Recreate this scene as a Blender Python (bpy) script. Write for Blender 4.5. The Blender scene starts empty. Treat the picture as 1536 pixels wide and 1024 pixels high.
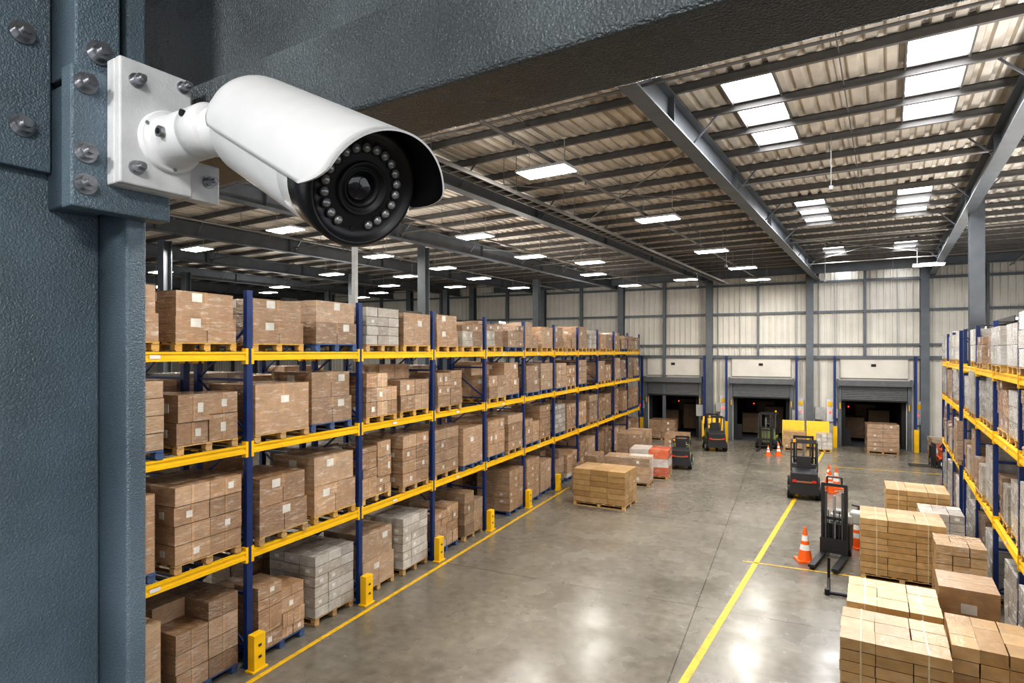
import bpy, math, random
from mathutils import Vector, Matrix
R = random.Random(11)
TH1 = math.radians(24.95)      # camera yaw relative to building axis
ROT2 = -math.radians(7.05)     # roof steel / right hand rack axis relative to building axis
sc = bpy.context.scene
sc.view_settings.view_transform = 'Standard'
for nm in ('Medium High Contrast','Standard - Medium High Contrast'):
    try: sc.view_settings.look = nm; break
    except Exception: pass
sc.view_settings.exposure = 0.03

# ------------------------------------------------------------------ materials
def mat(name, col, rough=0.5, metal=0.0, var=0.12, vscale=6.0, bump=0.0, bscale=60.0, attr=False,
        coat=0.0, coatr=0.2, emis=None, estr=0.0, stretch=(1,1,1), rvar=0.0, bstretch=None, film_sheen_tint=0.0, bdist=.02, speck=0.0, vdet=5):
    m = bpy.data.materials.new(name); m.use_nodes = True
    nt = m.node_tree; N = nt.nodes; L = nt.links
    b = N['Principled BSDF']
    b.inputs['Roughness'].default_value = rough
    b.inputs['Metallic'].default_value = metal
    b.inputs['Coat Weight'].default_value = coat
    b.inputs['Coat Roughness'].default_value = coatr
    tc = N.new('ShaderNodeTexCoord')
    mp = N.new('ShaderNodeMapping'); mp.inputs['Scale'].default_value = stretch
    L.new(tc.outputs['Object'], mp.inputs['Vector'])
    nz = N.new('ShaderNodeTexNoise'); nz.inputs['Scale'].default_value = vscale; nz.inputs['Detail'].default_value = vdet
    L.new(mp.outputs[0], nz.inputs['Vector'])
    mr = N.new('ShaderNodeMapRange'); mr.inputs['From Min'].default_value = .3; mr.inputs['From Max'].default_value = .7
    mr.inputs['To Min'].default_value = 1-var; mr.inputs['To Max'].default_value = 1+var
    L.new(nz.outputs['Fac'], mr.inputs['Value'])
    vm = N.new('ShaderNodeVectorMath'); vm.operation = 'SCALE'
    if attr:
        at = N.new('ShaderNodeAttribute'); at.attribute_name = 'Col'
        L.new(at.outputs['Color'], vm.inputs[0])
    else:
        vm.inputs[0].default_value = col
    L.new(mr.outputs[0], vm.inputs['Scale'])
    out = vm.outputs[0]
    if speck:
        ns = N.new('ShaderNodeTexNoise'); ns.inputs['Scale'].default_value = 420; ns.inputs['Detail'].default_value = 2
        L.new(tc.outputs['Object'], ns.inputs['Vector'])
        ms = N.new('ShaderNodeMapRange'); ms.inputs['From Min'].default_value=.60; ms.inputs['From Max'].default_value=.72; ms.inputs['To Max'].default_value=speck
        L.new(ns.outputs['Fac'], ms.inputs['Value'])
        mxs = N.new('ShaderNodeMix'); mxs.data_type='RGBA'; L.new(ms.outputs[0], mxs.inputs[0]); L.new(out, mxs.inputs[6]); mxs.inputs[7].default_value=(.38,.43,.47,1)
        out = mxs.outputs[2]
    if film_sheen_tint:  # whitish film tint and wrap highlights painted as streaks in the base colour
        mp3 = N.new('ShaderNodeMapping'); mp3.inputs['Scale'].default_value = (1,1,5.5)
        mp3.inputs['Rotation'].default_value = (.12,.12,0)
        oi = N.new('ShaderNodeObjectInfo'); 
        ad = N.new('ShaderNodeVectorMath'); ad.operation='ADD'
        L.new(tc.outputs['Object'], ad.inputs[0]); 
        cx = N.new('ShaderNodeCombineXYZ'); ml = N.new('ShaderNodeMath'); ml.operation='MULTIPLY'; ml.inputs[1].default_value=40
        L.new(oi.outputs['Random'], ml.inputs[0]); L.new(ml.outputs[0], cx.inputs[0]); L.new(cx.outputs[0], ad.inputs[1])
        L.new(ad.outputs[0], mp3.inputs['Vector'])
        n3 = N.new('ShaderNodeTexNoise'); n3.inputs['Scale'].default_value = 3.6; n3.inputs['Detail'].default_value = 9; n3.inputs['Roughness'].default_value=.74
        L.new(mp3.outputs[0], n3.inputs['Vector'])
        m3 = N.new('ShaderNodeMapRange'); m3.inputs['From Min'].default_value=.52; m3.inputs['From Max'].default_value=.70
        m3.inputs['To Max'].default_value = film_sheen_tint; L.new(n3.outputs['Fac'], m3.inputs['Value'])
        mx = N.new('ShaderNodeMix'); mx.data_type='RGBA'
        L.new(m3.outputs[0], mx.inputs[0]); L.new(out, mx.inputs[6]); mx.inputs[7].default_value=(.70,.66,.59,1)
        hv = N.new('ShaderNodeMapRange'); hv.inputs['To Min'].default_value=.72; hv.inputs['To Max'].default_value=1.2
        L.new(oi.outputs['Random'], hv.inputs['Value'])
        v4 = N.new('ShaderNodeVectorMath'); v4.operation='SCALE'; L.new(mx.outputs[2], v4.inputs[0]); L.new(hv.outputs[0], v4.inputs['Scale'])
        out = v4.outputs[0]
    L.new(out, b.inputs['Base Color'])
    if rvar:
        r2 = N.new('ShaderNodeMapRange'); r2.inputs['From Min'].default_value = .3; r2.inputs['From Max'].default_value = .7
        r2.inputs['To Min'].default_value = max(.02, rough-rvar); r2.inputs['To Max'].default_value = rough+rvar
        L.new(nz.outputs['Fac'], r2.inputs['Value']); L.new(r2.outputs[0], b.inputs['Roughness'])
    if bump:
        mp2 = N.new('ShaderNodeMapping'); mp2.inputs['Scale'].default_value = bstretch or (1,1,1)
        L.new(tc.outputs['Object'], mp2.inputs['Vector'])
        n2 = N.new('ShaderNodeTexNoise'); n2.inputs['Scale'].default_value = bscale; n2.inputs['Detail'].default_value = 3
        L.new(mp2.outputs[0], n2.inputs['Vector'])
        bp = N.new('ShaderNodeBump'); bp.inputs['Strength'].default_value = bump; bp.inputs['Distance'].default_value = bdist
        L.new(n2.outputs['Fac'], bp.inputs['Height'])
        if coat: L.new(bp.outputs[0], b.inputs['Coat Normal'])
        else: L.new(bp.outputs[0], b.inputs['Normal'])
    if emis:
        b.inputs['Emission Color'].default_value = (*emis, 1); b.inputs['Emission Strength'].default_value = estr
    return m

M_carton = mat('wrapped_cartons', (1,1,1), .55, var=.18, vscale=5, attr=True, coat=1.0, coatr=.14, bump=1.0, bscale=13, bstretch=(1,1,2.6), film_sheen_tint=.55, bdist=.06)
M_carton.node_tree.nodes['Principled BSDF'].inputs['Coat IOR'].default_value=1.65
M_dry = mat('dry_cartons', (1,1,1), .5, var=.14, vscale=7, attr=True, coat=.5, coatr=.18, bump=.7, bscale=12, film_sheen_tint=.25)
M_wood = mat('pallet_wood', (1,1,1), .75, var=.25, vscale=12, attr=True, stretch=(1,1,6))
M_paint = mat('painted_parts', (1,1,1), .42, var=.08, vscale=8, attr=True)
M_blue = mat('rack_blue_paint', (.010,.030,.125), .4, var=.15)
M_yel = mat('rack_yellow_paint', (.80,.47,.006), .42, var=.1, vscale=3)
M_rack_dark = mat('rack_deck_steel', (.05,.05,.05), .5, .3)
M_steel = mat('bluegrey_structural_paint', (.11,.122,.136), .5, .1, var=.15, vscale=2)
M_colm = mat('hammered_column_paint', (.108,.150,.185), .34, .1, var=.30, vscale=4, bump=.36, bscale=330, rvar=.1, speck=.35, vdet=9)
M_beam = mat('hammered_beam_paint', (.085,.10,.108), .26, .15, var=.30, vscale=5, bump=.5, bscale=280, rvar=.08, speck=.3, vdet=9)
M_purlin = mat('purlin_paint', (.14,.135,.13), .5, .2)
M_roof = mat('roof_deck_sheet', (.66,.61,.54), .45, .1, var=.2, vscale=1.5)
M_wall = mat('cream_wall_sheet', (.58,.55,.49), .5, 0, var=.08, vscale=1.2)
M_white = mat('white_camera_paint', (.66,.67,.68), .33, 0, var=.03, vscale=30, bump=.05, bscale=500)
M_whitep = mat('white_bracket_paint', (.58,.59,.60), .42, 0, var=.12, vscale=25, bump=.1, bscale=300)
M_black = mat('black_plastic', (.010,.010,.012), .3, 0, var=.1)
M_blackm = mat('matte_black', (.006,.006,.007), .55, 0, var=.1)
M_glass = mat('dark_lens_glass', (.004,.004,.010), .04, 0, var=.0, coat=1.0, coatr=.02)
M_led = mat('infrared_led', (.25,.25,.25), .15, .3, var=.1, coat=1, coatr=.05)
M_bolt = mat('zinc_bolt', (.36,.37,.39), .28, .9, var=.3, vscale=60)
M_light = mat('lamp_diffuser', (1,1,1), .4, emis=(1,.98,.93), estr=16)
M_sky = mat('skylight_diffuser', (1,1,1), .4, emis=(.97,.98,1), estr=11)
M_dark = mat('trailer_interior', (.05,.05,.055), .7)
M_rubber = mat('rubber', (.012,.012,.012), .7)
M_yline = mat('floor_line_paint', (.64,.39,.01), .42, var=.3, vscale=9)
M_pipe = mat('pipe_paint',(.20,.19,.18),.4,.4)

def floor_mat():
    m = bpy.data.materials.new('polished_concrete'); m.use_nodes = True
    nt = m.node_tree; N = nt.nodes; L = nt.links; b = N['Principled BSDF']
    tc = N.new('ShaderNodeTexCoord')
    def noise(s, d=6, dist=0):
        n = N.new('ShaderNodeTexNoise'); n.inputs['Scale'].default_value = s; n.inputs['Detail'].default_value = d; n.inputs['Distortion'].default_value=dist
        L.new(tc.outputs['Object'], n.inputs['Vector']); return n
    n1 = noise(.35, 9, .4); n2 = noise(5, 9)
    cr = N.new('ShaderNodeValToRGB'); cr.color_ramp.elements[0].position = .32; cr.color_ramp.elements[1].position = .7
    cr.color_ramp.elements[0].color = (.122,.109,.088,1); cr.color_ramp.elements[1].color = (.205,.186,.152,1)
    L.new(n1.outputs['Fac'], cr.inputs[0])
    mr = N.new('ShaderNodeMapRange'); mr.inputs['From Min'].default_value=.25; mr.inputs['From Max'].default_value=.75
    mr.inputs['To Min'].default_value = .72; mr.inputs['To Max'].default_value = 1.25
    L.new(n2.outputs['Fac'], mr.inputs['Value'])
    sp = N.new('ShaderNodeSeparateXYZ'); L.new(tc.outputs['Object'], sp.inputs[0])
    def joint(o, off, pitch=6.1):
        a = N.new('ShaderNodeMath'); a.operation='ADD'; a.inputs[1].default_value = off+600*pitch; L.new(o, a.inputs[0])
        md = N.new('ShaderNodeMath'); md.operation='MODULO'; md.inputs[1].default_value = pitch; L.new(a.outputs[0], md.inputs[0])
        g = N.new('ShaderNodeMath'); g.operation='LESS_THAN'; g.inputs[1].default_value = .02; L.new(md.outputs[0], g.inputs[0]); return g
    j1 = joint(sp.outputs['Y'], -12.2); j2 = joint(sp.outputs['X'], -7.5, 9.2)
    mx = N.new('ShaderNodeMath'); mx.operation='MAXIMUM'; L.new(j1.outputs[0], mx.inputs[0]); L.new(j2.outputs[0], mx.inputs[1])
    k = N.new('ShaderNodeMapRange'); k.inputs['To Min'].default_value=1; k.inputs['To Max'].default_value=.3; L.new(mx.outputs[0], k.inputs['Value'])
    mu = N.new('ShaderNodeMath'); mu.operation='MULTIPLY'; L.new(mr.outputs[0], mu.inputs[0]); L.new(k.outputs[0], mu.inputs[1])
    vm = N.new('ShaderNodeVectorMath'); vm.operation='SCALE'; L.new(cr.outputs[0], vm.inputs[0]); L.new(mu.outputs[0], vm.inputs['Scale'])
    L.new(vm.outputs[0], b.inputs['Base Color'])
    rr = N.new('ShaderNodeMapRange'); rr.inputs['From Min'].default_value=.3; rr.inputs['From Max'].default_value=.7
    rr.inputs['To Min'].default_value=.17; rr.inputs['To Max'].default_value=.34
    L.new(noise(1.1, 7).outputs['Fac'], rr.inputs['Value']); L.new(rr.outputs[0], b.inputs['Roughness'])
    b.inputs['Specular IOR Level'].default_value=.6
    return m
M_floor = floor_mat()

# ------------------------------------------------------------------ mesh builder
class MB:
    def __init__(s): s.v=[]; s.f=[]; s.m=[]; s.c=[]; s.s=[]
    def add(s, vs, fs, m=0, col=(1,1,1), smooth=False):
        o = len(s.v); s.v += [tuple(v) for v in vs]
        for f in fs:
            s.f.append(tuple(i+o for i in f)); s.m.append(m); s.c.append(col); s.s.append(smooth)
    def box(s, c, sz, m=0, col=(1,1,1), M=None, rz=0.0):
        x,y,z = sz[0]/2, sz[1]/2, sz[2]/2
        vs = [Vector((a,b,d)) for a in (-x,x) for b in (-y,y) for d in (-z,z)]
        if rz:
            Q = Matrix.Rotation(rz,3,'Z'); vs = [Q@v for v in vs]
        if M is not None: vs = [M@v for v in vs]
        c = Vector(c); vs = [v+c for v in vs]
        s.add(vs, [(0,1,3,2),(4,6,7,5),(0,4,5,1),(2,3,7,6),(0,2,6,4),(1,5,7,3)], m, col)
    def bb(s, x0,x1,y0,y1,z0,z1, m=0, col=(1,1,1)):
        s.box(((x0+x1)/2,(y0+y1)/2,(z0+z1)/2),(abs(x1-x0),abs(y1-y0),abs(z1-z0)),m,col)
    def bar(s, p0, p1, w, h, m=0, col=(1,1,1)):
        p0=Vector(p0); p1=Vector(p1); d=p1-p0; L=d.length; d.normalize()
        up = Vector((0,0,1)) if abs(d.z)<.95 else Vector((1,0,0))
        r = d.cross(up).normalized(); u = r.cross(d)
        Mx = Matrix((r,d,u)).transposed()
        s.box((p0+p1)/2,(w,L,h),m,col,M=Mx)
    def cyl(s, p0, p1, r0, r1=None, n=16, m=0, col=(1,1,1), caps=True, smooth=True):
        p0=Vector(p0); p1=Vector(p1); r1 = r0 if r1 is None else r1
        d=(p1-p0).normalized(); up = Vector((0,0,1)) if abs(d.z)<.95 else Vector((1,0,0))
        a=d.cross(up).normalized(); b=a.cross(d)
        vs=[]
        for p,r in ((p0,r0),(p1,r1)):
            for i in range(n):
                t=2*math.pi*i/n; vs.append(p+a*math.cos(t)*r+b*math.sin(t)*r)
        s.add(vs,[(i,(i+1)%n,n+(i+1)%n,n+i) for i in range(n)],m,col,smooth)
        if caps: 
            s.add(vs[:n],[tuple(range(n))[::-1]],m,col); s.add(vs[n:],[tuple(range(n))],m,col)
    def lathe(s, O, ax, prof, n=48, m=0, col=(1,1,1)):
        ax=Vector(ax).normalized(); up=Vector((0,0,1)) if abs(ax.z)<.95 else Vector((1,0,0))
        a=ax.cross(up).normalized(); b=a.cross(ax); O=Vector(O)
        vs=[O+ax*q[0]+(a*math.cos(2*math.pi*i/n)+b*math.sin(2*math.pi*i/n))*q[1] for q in prof for i in range(n)]
        fs=[(k*n+i,k*n+(i+1)%n,(k+1)*n+(i+1)%n,(k+1)*n+i) for k in range(len(prof)-1) for i in range(n)]
        s.add(vs,fs,m,col,True)
    def mesh(s, name, mats):
        me=bpy.data.meshes.new(name); me.from_pydata(s.v,[],s.f)
        for q in mats: me.materials.append(q)
        me.polygons.foreach_set('material_index',s.m); me.polygons.foreach_set('use_smooth',s.s)
        at=me.attributes.new('Col','FLOAT_COLOR','FACE')
        at.data.foreach_set('color',[x for c in s.c for x in (*c,1.0)])
        me.update(); return me
    def obj(s, name, mats, loc=(0,0,0), rz=0.0, parent=None, bevel=0, segs=2):
        return place(name, s.mesh(name,mats), loc, rz, parent, bevel, segs)
def place(name, me, loc=(0,0,0), rz=0.0, parent=None, bevel=0, segs=2):
    o=bpy.data.objects.new(name,me); sc.collection.objects.link(o)
    o.location=loc; o.rotation_euler=(0,0,rz)
    if parent: o.parent=parent
    if bevel:
        b=o.modifiers.new('bev','BEVEL'); b.width=bevel; b.segments=segs; b.limit_method='ANGLE'; b.angle_limit=math.radians(50)
    return o
def empty(name, loc=(0,0,0), rz=0.0):
    e=bpy.data.objects.new(name,None); sc.collection.objects.link(e); e.location=loc; e.rotation_euler=(0,0,rz); return e
def F2(x,y):
    c,s=math.cos(ROT2),math.sin(ROT2); return (x*c-y*s, x*s+y*c)

# ------------------------------------------------------------------ room shell (walls behind / right of the station left off to admit world fill light)
EAVE=9.45; WY=36.0; XL=-46.0; XR=17.0; YB=-12.0
b=MB(); b.bb(XL,XR,YB,WY+6,-.2,0); b.obj('floor',[M_floor])
def corr(b,x0,x1,z0,z1,y,pitch=.30,dep=.035,m=0):
    n=max(1,round((x1-x0)/pitch)); p=(x1-x0)/n; pts=[]
    for i in range(n):
        a=x0+i*p; pts+=[(a,y),(a+p*.62,y),(a+p*.72,y-dep),(a+p*.9,y-dep)]
    pts.append((x1,y)); k=len(pts)
    vs=[(q[0],q[1],z0) for q in pts]+[(q[0],q[1],z1) for q in pts]
    b.add(vs,[(i,i+1,k+i+1,k+i) for i in range(k-1)],m)
doors=[-6.28,-1.52,3.85]; DW=2.9; DH=2.55
b=MB()
corr(b,XL,XR,4.75,EAVE,WY)
edges=[XL]+[e for d in doors for e in (d-DW/2,d+DW/2)]+[XR]
for i in range(0,len(edges),2): corr(b,edges[i],edges[i+1],0,4.75,WY)
for d in doors: b.bb(d-DW/2,d+DW/2,WY-.02,WY+.06,DH,4.75)
b.bb(XL,XR,WY+.06,WY+.16,3.6,EAVE)
for i in range(0,len(edges),2): b.bb(edges[i],edges[i+1],WY+.06,WY+.16,0,3.6)
b.obj('wall_far',[M_wall])
b=MB(); b.bb(XL-.2,XL,YB,WY,0,EAVE); b.obj('wall_left',[M_wall])
b=MB()
def icol(b,x,y,w,d,z0,z1,m=0,t=.03):
    b.bb(x-w/2,x+w/2,y-d/2,y-d/2+t,z0,z1,m); b.bb(x-w/2,x+w/2,y+d/2-t,y+d/2,z0,z1,m); b.bb(x-t/2,x+t/2,y-d/2+t,y+d/2-t,z0,z1,m)
cx=[.9+5.12*k for k in range(-9,3)]
for x in cx: icol(b,x,WY-.24,.36,.36,0,EAVE)
for k in range(-9,2):
    if k<-1: icol(b,.9+5.12*k+2.56,WY-.13,.18,.18,0,EAVE)
    else: icol(b,.9+5.12*k+2.56,WY-.13,.12,.18,4.75,EAVE)
for z in (5.35,7.1,8.7): b.bb(XL,XR,WY-.16,WY-.04,z-.06,z+.06)
b.bb(XL,XR,WY-.2,WY-.04,4.62,4.78)
b.obj('trim_1',[M_steel])
b=MB()
for x in (-4.75,-3.75,.25,1.35,6.0,-8.0,2.1,-2.6,4.9): b.cyl((x,WY-.1,1.2 if abs(x+2.6)>.1 and x!=4.9 else 4.8),(x,WY-.1,EAVE),.025,n=8)
for x,z in ((-4.75,1.4),(1.35,1.5),(.25,1.3),(6.0,1.5)): b.bb(x-.2,x+.2,WY-.28,WY-.06,z-.1,z+.55)
for x,z in ((-3.75,1.6),(2.1,1.5),(-8,1.6)): b.bb(x-.13,x+.13,WY-.24,WY-.06,z,z+.5)
b.obj('trim_2',[mat('galvanised_conduit',(.42,.42,.41),.4,.4)],)
M_shut=mat('shutter_slats',(.13,.135,.14),.45,.3)
M_red=mat('dock_signal_red',(.5,.02,.02),.4,emis=(1,.05,.02),estr=4)
M_stock=mat('trailer_stock',(.22,.14,.08),.6)
for i,d in enumerate(doors):
    b=MB(); 
    M=[M_wall,M_shut,M_blue,M_yel,M_dark,M_rubber,M_steel,M_red,M_whitep,M_stock]
    b.bb(d-1.5,d+1.5,WY-.12,WY-.05,3.62,4.62,0)
    b.box((d,WY-.125,4.28),(.22,.02,.14),5)
    b.bb(d-1.62,d+1.62,WY-.45,WY-.05,3.22,3.5,1); b.bb(d-1.66,d-1.6,WY-.5,WY-.05,3.16,3.56,6); b.bb(d+1.6,d+1.66,WY-.5,WY-.05,3.16,3.56,6)
    for k in range(8):
        z=2.5+k*.09; b.bb(d-1.45,d+1.45,WY-.2,WY-.12,z,z+.075,1)
    b.bb(d-1.47,d+1.47,WY-.24,WY-.1,2.42,2.5,5)
    for sx in (-1,1):
        x=d+sx*1.55; b.bb(x-.08,x+.08,WY-.24,WY-.05,0,3.22,6)
        x=d+sx*1.78; b.bb(x-.06,x+.06,WY-.4,WY-.26,0,4.75,2)
        b.bb(x-.1,x+.1,WY-.62,WY-.42,0,1.1,3)
        b.bb(x-.02-sx*.25,x+.02-sx*.25,WY-.3,WY-.24,2.0,2.3,3)
        xj=d+sx*1.98; b.bb(xj-.16,xj+.16,WY-.12,WY-.05,1.3,2.5,8); b.bb(xj-.1,xj+.1,WY-.14,WY-.12,2.1,2.35,3); b.bb(xj-.05,xj+.05,WY-.15,WY-.12,1.75,1.85,7)
        x=d+sx*1.36; b.bb(x-.1,x+.1,WY+.16,WY+.45,0,2.6,5)
        x=d+sx*1.5; b.bb(x-.03,x+.03,WY+.16,WY+6,0,2.9,4)
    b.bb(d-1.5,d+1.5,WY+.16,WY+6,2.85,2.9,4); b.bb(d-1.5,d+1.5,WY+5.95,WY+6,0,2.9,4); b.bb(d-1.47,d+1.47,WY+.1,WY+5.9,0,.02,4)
    b.bb(d-1.45,d-1.0,WY+.18,WY+.24,0,.9,5); b.bb(d+.5,d+.56,WY+5.9,WY+5.95,1.2,1.26,7); b.bb(d-.7,d-.64,WY+5.9,WY+5.95,1.6,1.66,7)
    for q,(ox,oy,h) in enumerate(((-.65,3.2,1.3),(.6,3.6,1.7),(.1,5,1.9))): b.bb(d+ox-.5,d+ox+.5,WY+oy-.5,WY+oy+.5,.15,h,9)
    b.obj('door_%d'%(i+1),M)
def column(x,y,w=.32,z1=8.9,rz=0):
    b=MB(); icol(b,0,0,w,w,0,z1); b.box((0,0,.015),(w+.2,w+.2,.03)); return b.obj('steel_column',[M_steel],(x,y,0),rz)
for x,y in ((-12.5,30.0),(-12.5,19.0),(-20,33),(-20,24),(-27,30),(-27,20),(-35,26),(-35,14),(-20,14)): column(x,y)
column(*F2(2.1,20.85),.34,9.4,ROT2)

# ------------------------------------------------------------------ roof (axis 2)
SKX=(-1.95,.65); P0=10.05; PP=1.3
KS=(0,1,2,7,8,9,14,15,19)
b=MB()
pitch=.26; x0=-60.06; x1=20
n=int((x1-x0)/pitch)
skr=[(P0+PP*k+.1,P0+PP*k+PP-.1) for k in KS]
hits={}
def strip(xa,ya,yb):
    pts=[(xa,0),(xa+pitch*.5,0),(xa+pitch*.62,.07),(xa+pitch*.88,.07),(xa+pitch,0)]
    vs=[(p[0],ya,9.5+p[1]) for p in pts]+[(p[0],yb,9.5+p[1]) for p in pts]
    b.add(vs,[(i,5+i,6+i,i+1) for i in range(4)])
for i in range(n):
    xa=x0+i*pitch; hit=None
    for s in SKX:
        if abs(xa+pitch/2-s)<.40: hit=s; hits.setdefault(s,[]).append(xa)
    if hit is None: strip(xa,-16,45)
    else:
        cur=-16
        for a,c in skr: strip(xa,cur,a); cur=c
        strip(xa,cur,45)
b.bb(x0,x1,-16,45,9.66,9.7)
b.obj('ceiling',[M_roof],(0,0,0),ROT2)
b=MB()
for sx in SKX:
    xa=min(hits[sx]); xb=max(hits[sx])+pitch
    for a,c in skr:
        b.bb(xa,xb,a,c,9.5,9.52,0)
        b.bb(xa-.03,xa,a-.03,c+.03,9.42,9.66,1); b.bb(xb,xb+.03,a-.03,c+.03,9.42,9.66,1)
        b.bb(xa,xb,a-.03,a,9.45,9.66,1); b.bb(xa,xb,c,c+.03,9.45,9.66,1)
b.obj('window_1',[M_sky,M_purlin],(0,0,0),ROT2)
b=MB()
for k in range(-19,27):
    y=P0+PP*k
    b.bb(x0,x1,y-.012,y+.012,9.34,9.49); b.bb(x0,x1,y-.055,y+.012,9.33,9.35); b.bb(x0,x1,y-.012,y+.05,9.47,9.49)
for xr in (-.6,-5.9,-11.3,-16.7,4.5): b.cyl((xr,-10,9.38),(xr,42,9.38),.01,n=5)
b.obj('trim_3',[M_purlin],(0,0,0),ROT2)
b=MB()
for xr in (1.9,-3.15,-8.6,-14,-19.5,-25,-30.5,-36,-41.5,7.2,12.6):
    b.bb(xr-.14,xr+.14,-12,46,8.80,8.83); b.bb(xr-.013,xr+.013,-12,46,8.83,9.28); b.bb(xr-.14,xr+.14,-12,46,9.29,9.32)
    for y in range(-10,46,5): b.bb(xr-.12,xr+.12,y,y+.02,8.85,9.28)
    for k in range(-8,27,3):
        y=P0+PP*k
        for s in (-1,1): b.bar((xr+s*.02,y,8.85),(xr+s*.5,y,9.34),.03,.03)
for y in (4.0,33.5):
    b.bb(x0,x1,y-.1,y+.1,8.90,8.93); b.bb(x0,x1,y-.012,y+.012,8.93,9.3)
b.obj('trim_4',[M_steel],(0,0,0),ROT2)
b=MB()
for xr,z in ((-5.6,8.75),(-11.2,8.7),(4.6,8.8),(-16.5,8.7)):
    b.cyl((xr,-5,z),(xr,34,z),.035,n=8)
    for y in range(-4,34,3): b.cyl((xr,y,z),(xr,y,9.3),.008,n=5); b.cyl((xr,y+1,z-.1),(xr,y+1,z),.02,n=6)
for y in (8.7,15.2,24.2,30.6): b.cyl((-38,y,9.0),(10,y,9.0),.025,n=8)
for (xa,ya,xb,yb) in ((-8.6,12,-3.15,18),(-3.15,12,-8.6,18),(-3.15,24,1.9,31),(1.9,24,-3.15,31),(-14,20,-8.6,27),(-8.6,20,-14,27)):
    b.cyl((xa,ya,9.15),(xb,yb,9.15),.015,n=6)
for xq,yq,zq in ((-.95,13.6,8.3),(-1.9,24.5,7.6),(-4.6,21,7.9),(-6.9,26,7.8),(.2,28,7.9)):
    b.cyl((xq,yq,zq),(xq,yq,9.3),.008,n=6); b.cyl((xq,yq,zq-.06),(xq,yq,zq+.02),.045,n=10)
b.obj('sprinkler_pipes',[M_pipe],(0,0,0),ROT2)
b=MB()
for o in (-.15,.15): b.bb(-7.05+o-.01,-7.05+o+.01,2,32,8.45,8.53)
for k in range(75): b.bb(-7.2,-6.9,2+k*.4,2.03+k*.4,8.45,8.47)
for k in range(11):
    for o in (-.16,.16): b.cyl((-7.05+o,2.5+k*2.9,8.45),(-7.05+o,2.5+k*2.9,9.3),.008,n=5)
b.cyl((-7.1,2,8.5),(-7.1,32,8.5),.025,n=6,m=1); b.cyl((-7.0,2,8.5),(-7.0,32,8.5),.02,n=6,m=1)
b.obj('cable_tray',[M_pipe,M_rubber],(0,0,0),ROT2)

# ------------------------------------------------------------------ lamps
lampmesh=None
def lamp(x,y,z=8.6,power=200,rz=ROT2,light=True):
    global lampmesh
    if lampmesh is None:
        b=MB(); b.bb(-.56,.56,-.30,.30,.0,.05,1); b.bb(-.53,.53,-.27,.27,-.012,0,0)
        b.bb(-.3,.3,-.08,.08,.05,.1,1)
        for sx in (-.4,.4): b.cyl((sx,0,.05),(sx,0,.75),.006,n=5,m=1)
        lampmesh=b.mesh('high_bay_light',[M_light,mat('lamp_housing',(.5,.5,.5),.4)])
    o=place('high_bay_light',lampmesh,(x,y,z),rz)
    if light:
        l=bpy.data.lights.new('lamp_light','AREA'); l.shape='RECTANGLE'; l.size=.94; l.size_y=.42; l.energy=power; l.color=(1,.955,.88)
        q=bpy.data.objects.new('lamp_light',l); sc.collection.objects.link(q); q.parent=o; q.location=(0,0,-.03)
for x,y in ((-4.45,11.2),(-3.3,16.5),(-2.6,22.6),(-1.9,27.7),(-9,16.6),(-9,21),(-8.4,27.1),(-13.6,13.3),(-14.2,18.5),
            (-19,14.5),(-19.5,21.9),(5.2,30),(-5.0,5.5),(-11,6.5),(2.0,4.5),(-1.5,32.5)):
    lamp(x,y)
for x,y in ((-14,26.2),(-13.7,22.3),(-7.4,23.4),(-20,27),(-26,18),(-26,25),(-32,22),(-14,31),(-8,32.5),(-26,32),(-17,29),(-23,30),(-29,27),(-4.8,31),(-16.8,24)): lamp(x,y,light=(x in(-26,) and y==25))
for sx in SKX:
    for ks in ((0,1,2),(7,8,9),(14,15)):
        yy=P0+PP*(sum(ks)/len(ks)+.5)
        l=bpy.data.lights.new('skylight_daylight','AREA'); l.shape='RECTANGLE'; l.size=.8; l.size_y=PP*len(ks)-.2; l.energy=220; l.color=(.97,.98,1)
        q=bpy.data.objects.new('skylight_daylight',l); sc.collection.objects.link(q)
        q.location=(*F2(sx,yy),9.24); q.rotation_euler=(0,0,ROT2)
def fill_trough(x,y,z,rz,power):  # added fill fixture, hidden by the rack loads, brightens the ceiling
    E=empty('added_fill_trough',(x,y,z),rz)
    b=MB(); b.bb(-.16,.16,-1.2,1.2,0,.03,0); b.bb(-.16,-.14,-1.2,1.2,.03,.12,0); b.bb(.14,.16,-1.2,1.2,.03,.12,0); b.bb(-.13,.13,-1.18,1.18,.06,.07,1)
    for yy in (-1,1): b.bb(-.5,.5,yy-.02,yy+.02,-.03,0,0)
    b.obj('housing',[M_rack_dark,M_light],parent=E)
    l=bpy.data.lights.new('ceiling_fill_light','AREA'); l.shape='RECTANGLE'; l.size=.24; l.size_y=2.3; l.energy=power; l.color=(1,.97,.93)
    q=bpy.data.objects.new('ceiling_fill_light',l); sc.collection.objects.link(q); q.parent=E; q.location=(0,0,.09); q.rotation_euler=(math.pi,0,0)
for y,p in ((5.5,125),(13.6,125),(21.7,125),(29.8,105)): fill_trough(-9.95,y,6.03,0,p)
for y,p in ((9.6,125),(17.6,120),(24.5,110)): fill_trough(*F2(2.45,y),5.65,ROT2,p)
fill_trough(-17,20,6.0,0,140); fill_trough(-25,24,6.0,0,140)
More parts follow.
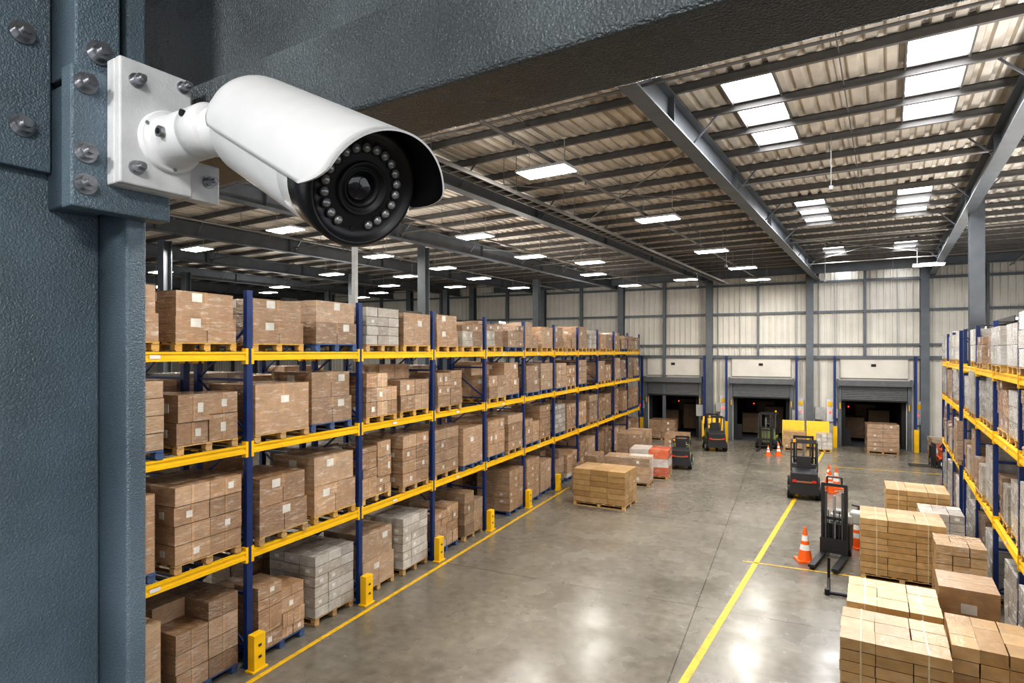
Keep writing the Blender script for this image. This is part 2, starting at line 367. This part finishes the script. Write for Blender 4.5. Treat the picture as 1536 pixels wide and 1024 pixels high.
def fill_light(x,y,z,target,power,sx=.7,sy=.35):  # added fill lamp out of view, brightens the foreground column and girder
    E=empty('added_fill_light',(x,y,z)); d=Vector(target)-Vector((x,y,z)); E.rotation_euler=d.to_track_quat('-Z','Y').to_euler()
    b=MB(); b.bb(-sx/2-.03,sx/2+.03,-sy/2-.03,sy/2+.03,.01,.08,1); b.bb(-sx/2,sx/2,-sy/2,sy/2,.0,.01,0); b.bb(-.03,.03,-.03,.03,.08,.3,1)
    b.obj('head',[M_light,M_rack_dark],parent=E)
    l=bpy.data.lights.new('fill_lamp','AREA'); l.shape='RECTANGLE'; l.size=sx; l.size_y=sy; l.energy=power; l.color=(1,.98,.95)
    q=bpy.data.objects.new('fill_lamp',l); sc.collection.objects.link(q); q.parent=E; q.location=(0,0,-.01)
fill_light(1.6,-1.6,6.3,(-.7,.5,5.3),30)
fill_light(-.9,-1.5,6.2,(-.25,.6,5.4),28,.5,.25)

w=bpy.data.worlds.new('world'); sc.world=w; w.use_nodes=True
w.node_tree.nodes['Background'].inputs[0].default_value=(.95,.97,1,1); w.node_tree.nodes['Background'].inputs[1].default_value=1.2

# ------------------------------------------------------------------ loads
BR=[(.30,.175,.088),(.35,.215,.118),(.26,.15,.075),(.40,.26,.155),(.32,.195,.105),(.22,.13,.066),(.37,.245,.145)]
GR=[(.38,.34,.29),(.44,.41,.37),(.30,.27,.24)]
TAN=[(.46,.28,.11),(.52,.325,.14),(.42,.25,.095),(.38,.22,.08)]
def jit(c,a=.08):
    k=1+R.uniform(-a,a); return (c[0]*k,c[1]*k,c[2]*k)
def pallet(b,w,d,m=1,col=None,z=0):
    col=col or R.choice([(.42,.27,.12),(.38,.24,.11),(.5,.33,.14),(.48,.29,.08)])
    for i in range(3):
        yy=-w/2+.06+i*(w-.12)/2
        b.bb(-d/2,d/2,yy-.05,yy+.05,z,z+.018,m,jit(col))
        for j in range(3):
            xx=-d/2+.06+j*(d-.12)/2
            b.bb(xx-.05,xx+.05,yy-.06,yy+.06,z+.018,z+.10,m,jit(col,.2))
    for i in range(6):
        xx=-d/2+.05+i*(d-.1)/5; b.bb(xx-.045,xx+.045,-w/2,w/2,z+.115,z+.135,m,jit(col))
    for i in range(3):
        yy=-w/2+.06+i*(w-.12)/2; b.bb(-d/2,d/2,yy-.05,yy+.05,z+.10,z+.115,m,jit(col))
LBL=(.6,.58,.53)
def carton(b,xx,yy,zz,sx,sy,sz,c,front=True,left=True,lab=.3,tape=True):
    b.box((xx,yy,zz),(sx,sy,sz),0,c,rz=R.uniform(-.01,.01))
    lt=(c[0]*1.25,c[1]*1.22,c[2]*1.15)
    if R.random()<lab and sz>.13:
        a=min(sy*.3,.1); hz=sz*.18; o=R.uniform(-.2,.2)*sy
        if front: b.bb(xx+sx/2-.002,xx+sx/2+.005,yy+o-a/2,yy+o+a/2,zz-hz,zz+hz,0,LBL)
        if left: b.bb(xx-a/2,xx+a/2,yy-sy/2-.005,yy-sy/2+.002,zz-hz,zz+hz,0,LBL)
    if tape:
        if front: b.bb(xx+sx/2-.003,xx+sx/2+.004,yy-.02,yy+.02,zz-sz/2,zz+sz/2,0,lt)
def load_mesh(name,w,d,h,style,pcol=None,matl=None):
    b=MB(); pallet(b,w,d,1,pcol); z0=.137; hh=h-z0
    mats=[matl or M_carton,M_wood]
    if style in('big','duo'):
        tiers=[(z0,z0+hh)] if style=='big' else [(z0,z0+hh*.5),(z0+hh*.5+.004,z0+hh)]
        for ti_,(za,zb) in enumerate(tiers):
            c=jit(R.choice(BR),.1); g=.01+.03*ti_; hz=zb-za
            if style=='duo' and ti_==0 or R.random()<.3:
                for s in (-1,1): b.bb(-d/2+g,d/2-g,min(s*(w/2-g),s*.006),max(s*(w/2-g),s*.006),za,zb,0,jit(c,.1))
            else: b.bb(-d/2+g,d/2-g,-w/2+g,w/2-g,za,zb,0,c)
            tc=(c[0]*1.25,c[1]*1.2,c[2]*1.1)
            b.bb(d/2-g,d/2-g+.003,-.03,.03,zb-.2,zb,0,tc)
            for zz in (.3,.7):
                for s in (-1,1): b.bb(-d/2+g,d/2-g,s*(w/2-g)-.003,s*(w/2-g)+.003,za+hz*zz,za+hz*zz+.015,0,(c[0]*.7,c[1]*.7,c[2]*.7))
            yo=R.uniform(-.3,.2)*w
            b.bb(d/2-g,d/2-g+.004,yo,yo+.18,za+hz*.6,za+hz*.6+.13,0,LBL)
            b.bb(-.1,.08,-w/2+g-.004,-w/2+g,za+hz*.6,za+hz*.6+.13,0,LBL)
        b.bb(-d/2+.04,d/2-.04,-.03,.03,z0+hh,z0+hh+.003,0,tc)
        return b.mesh(name,mats)
    if style=='pile':
        for qi in (0,1):
            for qj in (0,1):
                y0=-w/2+qi*w/2; xq=-d/2+qj*d/2; c=R.choice(BR+GR[:1]); z=z0; top=z0+hh*R.uniform(.72,1.0)
                while z<top-.1:
                    ch=min(R.choice([.18,.26,.34,.42]),top-z); ny=R.choice([1,1,2])
                    for i in range(ny):
                        sy=w/2/ny; cc=jit(c,.12)
                        carton(b,xq+d/4+R.uniform(-.015,.015),y0+sy*(i+.5)+R.uniform(-.01,.01),z+ch/2,d/2-.015,sy-.012,ch-.008,cc,qj==1,qi==0 and i==0,.45)
                    z+=ch
                    if R.random()<.3: c=R.choice(BR)
        return b.mesh(name,mats)
    pal={'cart':[R.choice(BR)],'mix':BR,'grey':GR,'tan':TAN,'plank':TAN[:3],'bins':[(.55,.10,.02),(.45,.08,.02),(.36,.23,.13),(.3,.2,.12),(.5,.45,.4)],'white':[(.48,.46,.43),(.40,.36,.31),(.52,.50,.47)]}[style]
    if style=='plank': ny,nx,nz=3,3,max(6,int(hh/.13))
    elif style=='tan': ny,nx,nz=3,3,max(4,int(hh/.17))
    elif style=='grey': ny,nx,nz=3,3,max(4,int(hh/.17))
    else: ny,nx,nz=R.choice([2,2,3]),2,max(2,int(hh/R.choice([.2,.26,.33])))
    ch=hh/nz; cw=w/ny; cd=d/nx; ja=.05 if style in('cart','plank','tan','grey') else .12
    for k in range(nz):
        for i in range(ny):
            for j in range(nx):
                if style=='mix' and k==nz-1 and R.random()<.3: continue
                if 0<i<ny-1 and 0<j<nx-1 and k<nz-1: continue
                c=jit(R.choice(pal),ja); g=R.uniform(.005,.010)
                xx=-d/2+cd*(j+.5)+R.uniform(-.006,.006); yy=-w/2+cw*(i+.5)+R.uniform(-.006,.006); zz=z0+ch*(k+.5)
                carton(b,xx,yy,zz,cd-g,cw-g,ch-.009,c,j==nx-1,i==0,.3 if style not in('plank','tan') else .08,style in('cart','mix','tan'))
    if style=='plank':
        for xs in (-.3,.3): b.bb(xs*d-.01,xs*d+.01,-w/2-.004,w/2+.004,z0,h+.003,0,(.62,.5,.3))
    return b.mesh(name,mats)
lvlh=[(1.2,1.5),(1.0,1.35),(.9,1.2),(.82,1.02)]
styles=['cart','mix','big','pile','duo','cart','pile','grey','big','pile','mix','duo']
VAR=[[load_mesh('load_l%d_%d'%(l,i),R.uniform(1.08,1.22),R.uniform(1.05,1.15),R.uniform(*lvlh[l]),styles[i%len(styles)],
      R.choice([None,None,None,(.05,.09,.2)])) for i in range(12)] for l in range(4)]
WV=[[load_mesh('wload_l%d_%d'%(l,i),R.uniform(1.08,1.2),1.1,R.uniform(*lvlh[l]),['white','white','cart','grey','pile','white'][i%6]) for i in range(6)] for l in range(4)]

# ------------------------------------------------------------------ racks
def rack(ys,xf,depth,dr,levels,H,rz=0,fill=.97,var=VAR,holes=0,labels=True):
    E=empty('pallet_rack',(0,0,0),rz)
    xb=xf+dr*depth; b=MB()
    for n,y in enumerate(ys):
        for x in (xf,xb):
            b.bb(x-.04,x+.04,y-.055,y+.055,0,H,0); b.bb(x-.08,x+.08,y-.09,y+.09,0,.012,0)
        if n<holes:
            z=.3
            while z<H-.1:
                for o in (-.025,.025): b.bb(xf-dr*.04,xf-dr*.042,y+o-.007,y+o+.007,z,z+.02,2)
                z+=.09
        z=.3; f=1
        while z<H-.9:
            b.bb(min(xf,xb),max(xf,xb),y-.02,y+.02,z-.02,z+.02,0)
            b.bar((xf if f>0 else xb,y,z),(xb if f>0 else xf,y,z+.85),.03,.03,0); z+=.85; f=-f
    for n in range(len(ys)-1):
        y0,y1=ys[n]+.055,ys[n+1]-.055
        for z in levels:
            for x,s in ((xf,-dr),(xb,dr)):
                b.bb(x-.025,x+.03,y0,y1,z-.14,z-.005,1); b.bb(x+s*.025,x+s*.045,y0,y1,z-.14,z-.09,1); b.bb(x+s*.025,x+s*.045,y0,y1,z-.035,z-.005,1)
                for yy in (y0,y1): b.bb(x-.045,x+.045,yy-.025,yy+.025,z-.2,z+.05,1)
            for k in range(5):
                yy=y0+(y1-y0)*(k+.5)/5; b.bb(min(xf,xb)+.03,max(xf,xb)-.03,yy-.03,yy+.03,z-.05,z-.008,2)
            if labels and R.random()<.5: b.bb(xf-dr*.05,xf-dr*.052,y0+1.0,y0+1.15,z-.1,z-.05,3)
    b.obj('frame',[M_blue,M_yel,M_rack_dark,M_white],(0,0,0),0,E)
    c=0
    for n in range(len(ys)-1):
        ym=(ys[n]+ys[n+1])/2; sp=(ys[n+1]-ys[n])/4
        for l,z in enumerate([0]+list(levels)):
            for s in (-1,1):
                if R.random()>fill: continue
                me=R.choice(var[min(l,3)]) ; c+=1
                o=place('load_%d'%c,me,((xf+xb)/2-dr*R.uniform(-.03,.10),ym+s*(sp-.02)+R.uniform(-.02,.02),z+.002),math.pi*(dr>0)+R.uniform(-.02,.02),E)
                o.scale=(1,R.uniform(.9,1.0),R.uniform(.92,1.05))
    return E
ys=[6.87+2.7*k for k in range(-2,11)]
LV=(1.86,3.53,5.0)
rack(ys,-7.82,1.15,-1,LV,5.97,holes=7,fill=.96)
back=rack(ys,-9.3,1.15,-1,LV,5.97,fill=.0)
k=0
for n in range(12):
    for l,z in enumerate((0,1.86,3.53)):
        for s in (-1,1):
            if R.random()<.6:
                k+=1; place('load_%d'%k,R.choice(VAR[l]),(-9.9,ys[n]+1.35+s*.66,z+.002),0,back)
RL=(1.75,3.4,4.62)
rack([6.9+2.68*k for k in range(6)],1.80,1.1,1,RL,5.6,ROT2,var=WV,holes=5)
rack([21.4+2.1*k for k in range(4)],1.80,1.1,1,RL,5.6,ROT2,var=WV)

for k in range(0,8):
    b=MB(); y=6.87+2.7*k
    b.bb(-7.70,-7.56,y-.11,y+.11,0,.57); b.bb(-7.72,-7.54,y-.15,y+.15,0,.03)
    for z in (.2,.38): b.bb(-7.56,-7.55,y-.03,y+.03,z,z+.04,1)
    b.obj('rack_upright_guard',[M_yel,M_rack_dark],bevel=.01)

b=MB(); b.bb(-7.47,-7.38,1,21,.001,.004); b.obj('floor_marking_line',[M_yline])
b=MB(); b.bar((-3.0,-3.3,.003),(1.5,34.0,.003),.12,.003); b.bar((-1.05,15.3,.003),(3.4,15.3,.003),.05,.003); b.bar((1.5,29.5,.003),(6,29.5,.003),.06,.003)
b.obj('floor_marking_line',[M_yline])

# ------------------------------------------------------------------ floor loads
def fl(x,y,w,d,h,style,rz=0,z=0,matl=None):
    me=load_mesh('pallet_of_boxes',w,d,h,style,matl=matl); return place('pallet_of_boxes',me,(x,y,z),rz)
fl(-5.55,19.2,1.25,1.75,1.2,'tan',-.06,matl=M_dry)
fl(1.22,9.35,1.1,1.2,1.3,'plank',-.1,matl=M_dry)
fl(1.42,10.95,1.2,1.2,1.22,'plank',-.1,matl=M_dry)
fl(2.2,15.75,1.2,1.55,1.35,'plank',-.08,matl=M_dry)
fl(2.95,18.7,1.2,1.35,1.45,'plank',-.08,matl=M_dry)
fl(3.2,17.2,.95,.85,1.25,'grey',-.1)
fl(3.0,14.5,.9,.8,1.25,'tan',-.1)
fl(2.52,11.7,.95,.85,.62,'cart',-.12)
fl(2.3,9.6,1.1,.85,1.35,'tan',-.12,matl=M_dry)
b=MB(); b.bb(-.38,.38,-.42,.42,0,.72,0,(.38,.23,.115)); b.bb(-.38,.38,-.03,.03,.72,.723,0,(.46,.31,.17)); b.bb(-.1,.1,-.424,-.42,.35,.5,0,(.6,.58,.55))
b.obj('cardboard_box',[M_dry],(2.52,11.7,.622),-.12,bevel=.006)
fl(-6.6,34.7,1.1,1.4,1.15,'cart')
fl(4.05,34.6,1.1,1.35,1.45,'cart')
fl(.15,33.9,.9,1.05,.95,'tan'); fl(1.5,34.0,.9,.7,.9,'grey')
fl(-5.6,22.6,1.0,1.7,1.05,'bins',.05); fl(-5.1,24.2,1.2,1.5,1.15,'bins',.05); fl(-6.3,25.9,1.2,1.0,1.5,'cart',.02)
fl(6.4,33.6,1.1,1.1,1.0,'bins'); fl(-6.7,21.0,1.1,.9,1.3,'mix',.04); fl(-5.2,31.0,1.1,1.1,.9,'cart')
fl(-6.4,27.6,1.2,1.0,1.4,'mix')
def dockboard(x,y):
    b=MB(); Mx=Matrix.Rotation(math.radians(-14),3,'X')
    b.box((0,0,.72),(1.05,.05,1.35),0,M=Mx)
    for i in range(5): b.box((-.4+i*.2,-.035,.72),(.03,.02,1.2),0,M=Mx)
    b.bb(-.45,-.38,.05,.5,0,.06,1); b.bb(.38,.45,.05,.5,0,.06,1); b.bar((-.42,.45,.03),(-.42,.15,1.1),.05,.05,1); b.bar((.42,.45,.03),(.42,.15,1.1),.05,.05,1)
    b.obj('dock_bridge_plate',[M_yel,M_rack_dark],(x,y,0))
for x,y in ((.1,34.8),(1.25,34.8),(-3.95,34.8)): dockboard(x,y)

# ------------------------------------------------------------------ cones
def cone(x,y,h=.75):
    b=MB(); k=h/.75; O=(.85,.14,.015); Wt=(.75,.75,.72)
    b.box((0,0,.02*k),(.38*k,.38*k,.04*k),0,O)
    zs=[(.04,.15,O),(.26,.112,Wt),(.38,.09,O),(.46,.076,Wt),(.58,.055,O)]
    for i,(z,r,c) in enumerate(zs):
        z1,r1=(zs[i+1][0],zs[i+1][1]) if i<len(zs)-1 else (.75,.026)
        b.cyl((0,0,z*k),(0,0,z1*k),r*k,r1*k,24,0,c,caps=(i==len(zs)-1))
    b.obj('traffic_cone',[M_paint],(x,y,0),R.uniform(0,1))
for x,y,h in ((.30,15.95,.8),(1.52,17.6,.75),(1.25,24.1,.78),(1.5,24.9,.75),(-.55,31.6,.6),(-1.0,31.4,.5),(1.3,25.7,.7)): cone(x,y,h)

# ------------------------------------------------------------------ forklifts
M_hub=mat('wheel_hub',(.6,.6,.58),.5)
def forklift(x,y,rz,body=(.7,.12,.02),kh=1.0,name='forklift',sc_=1.0):
    E=empty(name,(x,y,0),rz); E.scale=(sc_,)*3
    D=(.02,.02,.022); b=MB()
    b.box((0,-.05,.42),(.86,1.3,.34),0,body)
    vs=[(-.45,-1.05,.2),(.45,-1.05,.2),(.45,-.55,.2),(-.45,-.55,.2),(-.40,-1.0,.9),(.40,-1.0,.9),(.42,-.5,1.0),(-.42,-.5,1.0)]
    b.add(vs,[(0,3,2,1),(4,5,6,7),(0,1,5,4),(1,2,6,5),(2,3,7,6),(3,0,4,7)],0,D)
    b.box((0,-.15,.72),(.7,.5,.26),0,D); b.box((0,-.18,.9),(.46,.46,.12),0,(.03,.03,.03)); b.box((0,-.4,1.15),(.46,.1,.48),0,(.03,.03,.03))
    b.box((0,.42,.75),(.8,.16,.5),0,body)
    b.box((0,-1.04,.62),(.5,.02,.06),0,(.3,.12,.05))
    b.obj('chassis',[M_paint],parent=E,bevel=.03)
    b=MB()
    b.cyl((0,.35,.98),(0,.16,1.14),.02,n=8,col=D); b.cyl((0,.15,1.13),(0,.13,1.16),.16,n=18,col=D)
    for sx in (-.4,.4):
        b.bar((sx,.5,.9),(sx,.28,2.05*kh),.05,.05,0,D); b.bar((sx,-.75,.9),(sx,-.55,2.05*kh),.05,.05,0,D); b.bar((sx,.3,2.05*kh),(sx,-.57,2.05*kh),.06,.05,0,D)
    for i in range(7): b.bar((-.4,.28-i*.14,2.07*kh),(.4,.28-i*.14,2.07*kh),.03,.03,0,D)
    b.obj('overhead_guard',[M_paint],parent=E)
    b=MB()
    for sx in (-.3,.3):
        b.box((sx,.78,1.12*kh),(.07,.12,2.1*kh),0,D); b.box((sx*.75,.80,1.08*kh),(.05,.1,1.95*kh),0,(.05,.05,.055))
    for z in (.3,1.15*kh,2.12*kh): b.box((0,.78,z),(.62,.07,.08),0,D)
    b.cyl((0,.76,.25),(0,.76,1.9*kh),.035,n=10,col=(.2,.2,.2))
    b.box((0,.88,.5),(.86,.04,.08),0,D); b.box((0,.88,.18),(.86,.04,.08),0,D)
    for i in range(6): b.box((-.38+i*.152,.9,.85),(.025,.025,.6),0,D)
    b.box((0,.9,1.15),(.8,.03,.04),0,D)
    for sx in (-.26,.26): b.box((sx,.93,.32),(.11,.04,.55),0,D); b.box((sx,1.42,.06),(.11,1.0,.035),0,D)
    b.obj('mast',[M_paint],parent=E)
    b=MB()
    for sx in (-.43,.43):
        for yy,r in ((.42,.27),(-.7,.22)):
            b.cyl((sx-.09,yy,r),(sx+.09,yy,r),r,n=22,m=0); s=1 if sx>0 else -1
            b.cyl((sx+s*.09,yy,r),(sx+s*.1,yy,r),r*.5,n=14,m=1)
    b.obj('wheels',[M_rubber,M_hub],parent=E)
    b=MB(); b.cyl((-.3,-.6,2.1*kh),(-.3,-.6,2.2*kh),.05,n=10,col=(.9,.4,.02)); b.box((.3,-1.06,.65),(.12,.02,.08),0,(.6,.03,.02)); b.box((-.3,-1.06,.65),(.12,.02,.08),0,(.6,.03,.02))
    b.obj('beacons',[M_paint],parent=E)
forklift(.40,23.4,.0,(.06,.06,.065),.9)
forklift(-3.6,32.4,.25,(.1,.12,.03),.8)
forklift(-4.35,26.9,.1,(.25,.3,.12),.62,sc_=.9)
forklift(-1.1,34.2,math.pi-.1,(.25,.3,.1),.85)
forklift(6.2,31.2,math.pi/2,(.6,.1,.02),.6,sc_=.8)
def stacker(x,y,rz):
    E=empty('walkie_stacker',(x,y,0),rz); D=(.02,.02,.022); G=(.45,.45,.42)
    b=MB()
    b.box((0,-.15,.5),(.62,.5,.62),0,D); b.box((-.1,-.2,.9),(.5,.4,.22),0,G); b.box((-.42,-.25,.95),(.3,.35,.3),0,G); b.box((-.05,-.18,1.05),(.3,.25,.1),0,(.3,.3,.28))
    b.obj('power_unit',[M_paint],parent=E,bevel=.04)
    b=MB()
    for sx in (-.25,.25): b.box((sx,.2,.93),(.07,.1,1.7),0,D); b.box((sx*.72,.22,.85),(.04,.08,1.5),0,(.06,.06,.06))
    for z in (.2,.95,1.76): b.box((0,.2,z),(.55,.06,.07),0,D)
    b.cyl((0,.19,.2),(0,.19,1.5),.03,n=10,col=(.3,.3,.3))
    b.cyl((-.16,.2,1.8),(-.16,.2,1.95),.02,n=8,col=D); b.cyl((.16,.2,1.8),(.16,.2,1.95),.02,n=8,col=D); b.cyl((-.16,.2,1.95),(.16,.2,1.95),.02,n=8,col=D)
    b.box((0,.28,.3),(.6,.04,.35),0,D)
    for i in range(5): b.box((-.24+.12*i,.27,.8),(.02,.02,.7),0,D)
    b.obj('mast',[M_paint],parent=E)
    b=MB()
    b.bar((-.1,-.4,.5),(-.35,-.95,1.05),.04,.04,0,D); b.cyl((-.52,-.95,1.05),(-.18,-.95,1.08),.025,n=8,col=D)
    b.obj('tiller',[M_paint],parent=E)
    b=MB()
    for sx in (-.24,.24): b.box((sx,.85,.09),(.14,1.2,.06),0,D); b.cyl((sx-.05,1.35,.05),(sx+.05,1.35,.05),.045,n=12,col=(.05,.05,.05))
    for sx in (-.25,.25): b.cyl((sx-.05,-.2,.13),(sx+.05,-.2,.13),.13,n=18,col=(.02,.02,.02)); b.cyl((sx-.055,-.2,.13),(sx+.055,-.2,.13),.06,n=12,col=G)
    b.obj('forks_and_wheels',[M_paint],parent=E)
stacker(1.0,16.7,math.radians(180-14))
b=MB(); b.cyl((-.4,0,.05),(.45,0,.05),.035,n=10); b.cyl((-.4,0,.05),(-.4,.9,.05),.03,n=10); b.cyl((-.4,.9,.05),(-.4,.9,.5),.03,n=10); b.cyl((-.43,0,.0),(-.43,0,.12),.05,n=10)
b.obj('floor_stop_bar',[M_blackm],(1.1,13.9,0),-.05)
b=MB(); b.bb(-.05,.05,-.05,.05,0,9.0,0); b.bb(-.09,.09,-.1,-.05,6.0,6.3,0); b.obj('cable_post',[mat('post_grey',(.42,.43,.43),.5)],(-9.15,11.05,0))

# ------------------------------------------------------------------ foreground steelwork (axis 2)
b=MB()
b.bb(-1.116,-1.086,.20,.473,0,9.4); b.bb(-1.2,-1.0,.473,.5025,0,9.4); b.bb(-1.2,-1.0,.17,.20,0,9.4); b.bb(-1.3,-.9,.1,.55,0,.03)
b.obj('steel_column',[M_colm],(0,0,0),ROT2,bevel=.005,segs=3)
def bolt(b,x,y,z,r=.0125,m=1):
    b.cyl((x,y,z),(x+.003,y,z),r*1.3,n=24,m=m); b.cyl((x+.003,y,z),(x+.016,y,z),r*1.02,n=6,m=m,smooth=False); b.cyl((x+.016,y,z),(x+.024,y,z),r*.5,n=14,m=m)
b=MB()
b.bb(-1.086,-1.066,.24,.398,5.268,5.75); bolt(b,-1.066,.362,5.463); bolt(b,-1.066,.362,5.328); bolt(b,-1.066,.36,5.6)
b.obj('splice_plate',[M_colm,M_bolt],(0,0,0),ROT2,bevel=.002)
b=MB()
b.bb(-1.0,-.968,.385,.523,5.205,5.405); b.bb(-1.086,-1.0,.40,.46,5.215,5.395)
b.bb(-1.086,-.992,.40,.46,5.405,5.72)
for z in (5.381,5.283,5.238): bolt(b,-.968,.402,z,.0115)
bolt(b,-.992,.43,5.442,.0135)
b.obj('mounting_block',[M_colm,M_bolt],(0,0,0),ROT2,bevel=.003)
b=MB()
b.bb(-1.3,4.2,.56,.686,5.318,5.44); b.bb(-1.3,4.2,.632,.652,5.44,5.72); b.bb(-1.3,4.2,.56,.70,5.72,5.745)
b.bb(-1.19,-1.10,.5035,.56,5.33,5.43)
b.obj('roof_girder',[M_beam],(0,0,0),ROT2,bevel=.008,segs=3)
b=MB(); icol(b,0,0,.2,.2,0,5.3); b.obj('steel_column',[M_colm],(*F2(4.1,.623),0),ROT2)

# ------------------------------------------------------------------ security camera
SCAM=empty('security_camera')
b=MB()
b.bb(-.968,-.945,.43,.535,5.243,5.425,0)
b.bb(-.945,-.93,.43,.535,5.243,5.425,0)
b.bb(-.966,-.94,.535,.588,5.243,5.305,0)
bolt(b,-.93,.452,5.395,.008); bolt(b,-.93,.452,5.268,.008); bolt(b,-.94,.568,5.276,.008); bolt(b,-.93,.52,5.41,.007)
b.obj('wall_plate',[M_whitep,M_bolt],(0,0,0),ROT2,SCAM,bevel=.0025)
b=MB(); c=(-.93,.500,5.318)
b.lathe(c,(1,0,0),[(0,.046),(.008,.046),(.010,.043),(.010,.038),(.022,.038),(.026,.037),(.030,.0365),(.075,.0365),(.078,.034),(.080,.0365),(.112,.0365),(.122,.031),(.125,0)])
for t in range(3):
    a=2*math.pi*t/3+.6; b.cyl((c[0]+.008,c[1]+.0415*math.cos(a),c[2]+.0415*math.sin(a)),(c[0]+.011,c[1]+.0415*math.cos(a),c[2]+.0415*math.sin(a)),.0028,n=10,m=1)
b.cyl((c[0]+.050,c[1]-.033,c[2]-.004),(c[0]+.050,c[1]-.043,c[2]-.004),.008,n=16,m=1); b.cyl((c[0]+.050,c[1]-.043,c[2]-.004),(c[0]+.050,c[1]-.045,c[2]-.004),.004,n=6,m=2)
b.cyl((c[0]+.098,c[1]-.033,c[2]+.014),(c[0]+.098,c[1]-.0375,c[2]+.014),.005,n=12,m=2)
b.obj('swivel_arm',[M_white,M_bolt,M_blackm],(0,0,0),ROT2,SCAM)
Q=Matrix.Rotation(TH1,3,'Z')
P_r=Q@Vector((-.353,.84,5.308)); P_f=Q@Vector((-.161,.655,5.1765))
ax=(P_f-P_r).normalized(); Lb=(P_f-P_r).length
u=(Vector((0,0,1))-ax*ax.z).normalized(); rt=ax.cross(u).normalized()
Rb=.066
def pt(a,r,phi): return P_r+ax*a+(u*math.cos(phi)+rt*math.sin(phi))*r
b=MB()
b.lathe(P_r,ax,[(-.035,0),(-.034,.03),(-.026,.050),(-.012,.061),(.0,Rb),(.218,Rb),(.220,Rb-.002),(.222,Rb),(.250,Rb)],72,0)
b.lathe(P_r,ax,[(.250,Rb-.0005),(.251,Rb+.0005),(Lb-.004,Rb+.0005),(Lb,Rb-.003),(Lb,Rb-.007),(Lb-.006,Rb-.009),(Lb-.006,.046),(Lb-.006,.030)],72,1)
F=Lb-.006
b.lathe(P_r,ax,[(F,.030),(F+.004,.0295),(F+.005,.028),(F+.004,.026),(F-.002,.024),(F-.002,.021),(F+.001,.0205),(F+.001,.019),(F-.004,.017)],64,2)
b.lathe(P_r,ax,[(F-.004,.0172),(F-.001,.014),(F+.001,.009),(F+.002,.0)],48,3)
NL=20
for i in range(NL):
    phi=math.radians(180+26+ i*(308/(NL-1)))
    O=P_r+ax*F+(u*math.cos(phi)+rt*math.sin(phi))*.0435
    b.lathe(O,ax,[(0,.0064),(.0018,.0064),(.0022,.0056),(.0010,.0052)],16,2)
    b.lathe(O,ax,[(.0010,.0052),(.0030,.0040),(.0042,.0020),(.0045,0)],14,4)
O=P_r+ax*F+(u*math.cos(math.pi)+rt*math.sin(math.pi))*.046
b.cyl(O,O+ax*.001,.003,n=12,m=2)
b.obj('housing',[M_white,M_black,M_blackm,M_glass,M_led],parent=SCAM)
b=MB(); nphi=48; na=30; Rs=.0735; ti=.0022
def grid(rad,m,flip):
    vs=[]; 
    for i in range(nphi+1):
        ph=math.radians(-97+194*i/nphi)
        e=abs(ph)/math.radians(97)
        front=Lb+.046-.05*max(0,(e-.72)/.28)**2
        back=-.022+.035*max(0,(e-.6)/.4)**2
        for j in range(na+1):
            a=back+(front-back)*j/na
            r=rad
            t=(a+.022)/.03
            if t<1: r=rad-.016*(1-t)**2
            vs.append(pt(a,r,ph))
    W=na+1
    fs=[(i*W+j,i*W+j+1,(i+1)*W+j+1,(i+1)*W+j) for i in range(nphi) for j in range(na)]
    if flip: fs=[f[::-1] for f in fs]
    o=len(b.v); b.add(vs,fs,m,smooth=True); return o,W
o1,W=grid(Rs,0,False); o2,_=grid(Rs-ti,1,True)
def rim(idx):
    for p,q in zip(idx[:-1],idx[1:]):
        b.f.append((o1+p,o1+q,o2+q,o2+p)); b.m.append(0); b.c.append((1,1,1)); b.s.append(False)
rim([i*W+na for i in range(nphi+1)]); rim([i*W for i in range(nphi+1)]); rim(list(range(W))); rim([nphi*W+j for j in range(W)])
b.obj('sunshade',[M_white,M_blackm],parent=SCAM)
b=MB()
e=Vector((*F2(-.84,.500),5.318))
b.cyl(e,P_r+ax*.015,.034,n=32); b.obj('neck',[M_white],parent=SCAM)

# ------------------------------------------------------------------ camera
cam=bpy.data.cameras.new('camera'); co=bpy.data.objects.new('camera',cam); sc.collection.objects.link(co)
co.location=(0,0,5); co.rotation_euler=(math.radians(90),0,TH1)
cam.sensor_width=36; cam.lens=900/1536*36; cam.shift_y=15/1536; cam.clip_start=.02; cam.clip_end=200
sc.camera=co
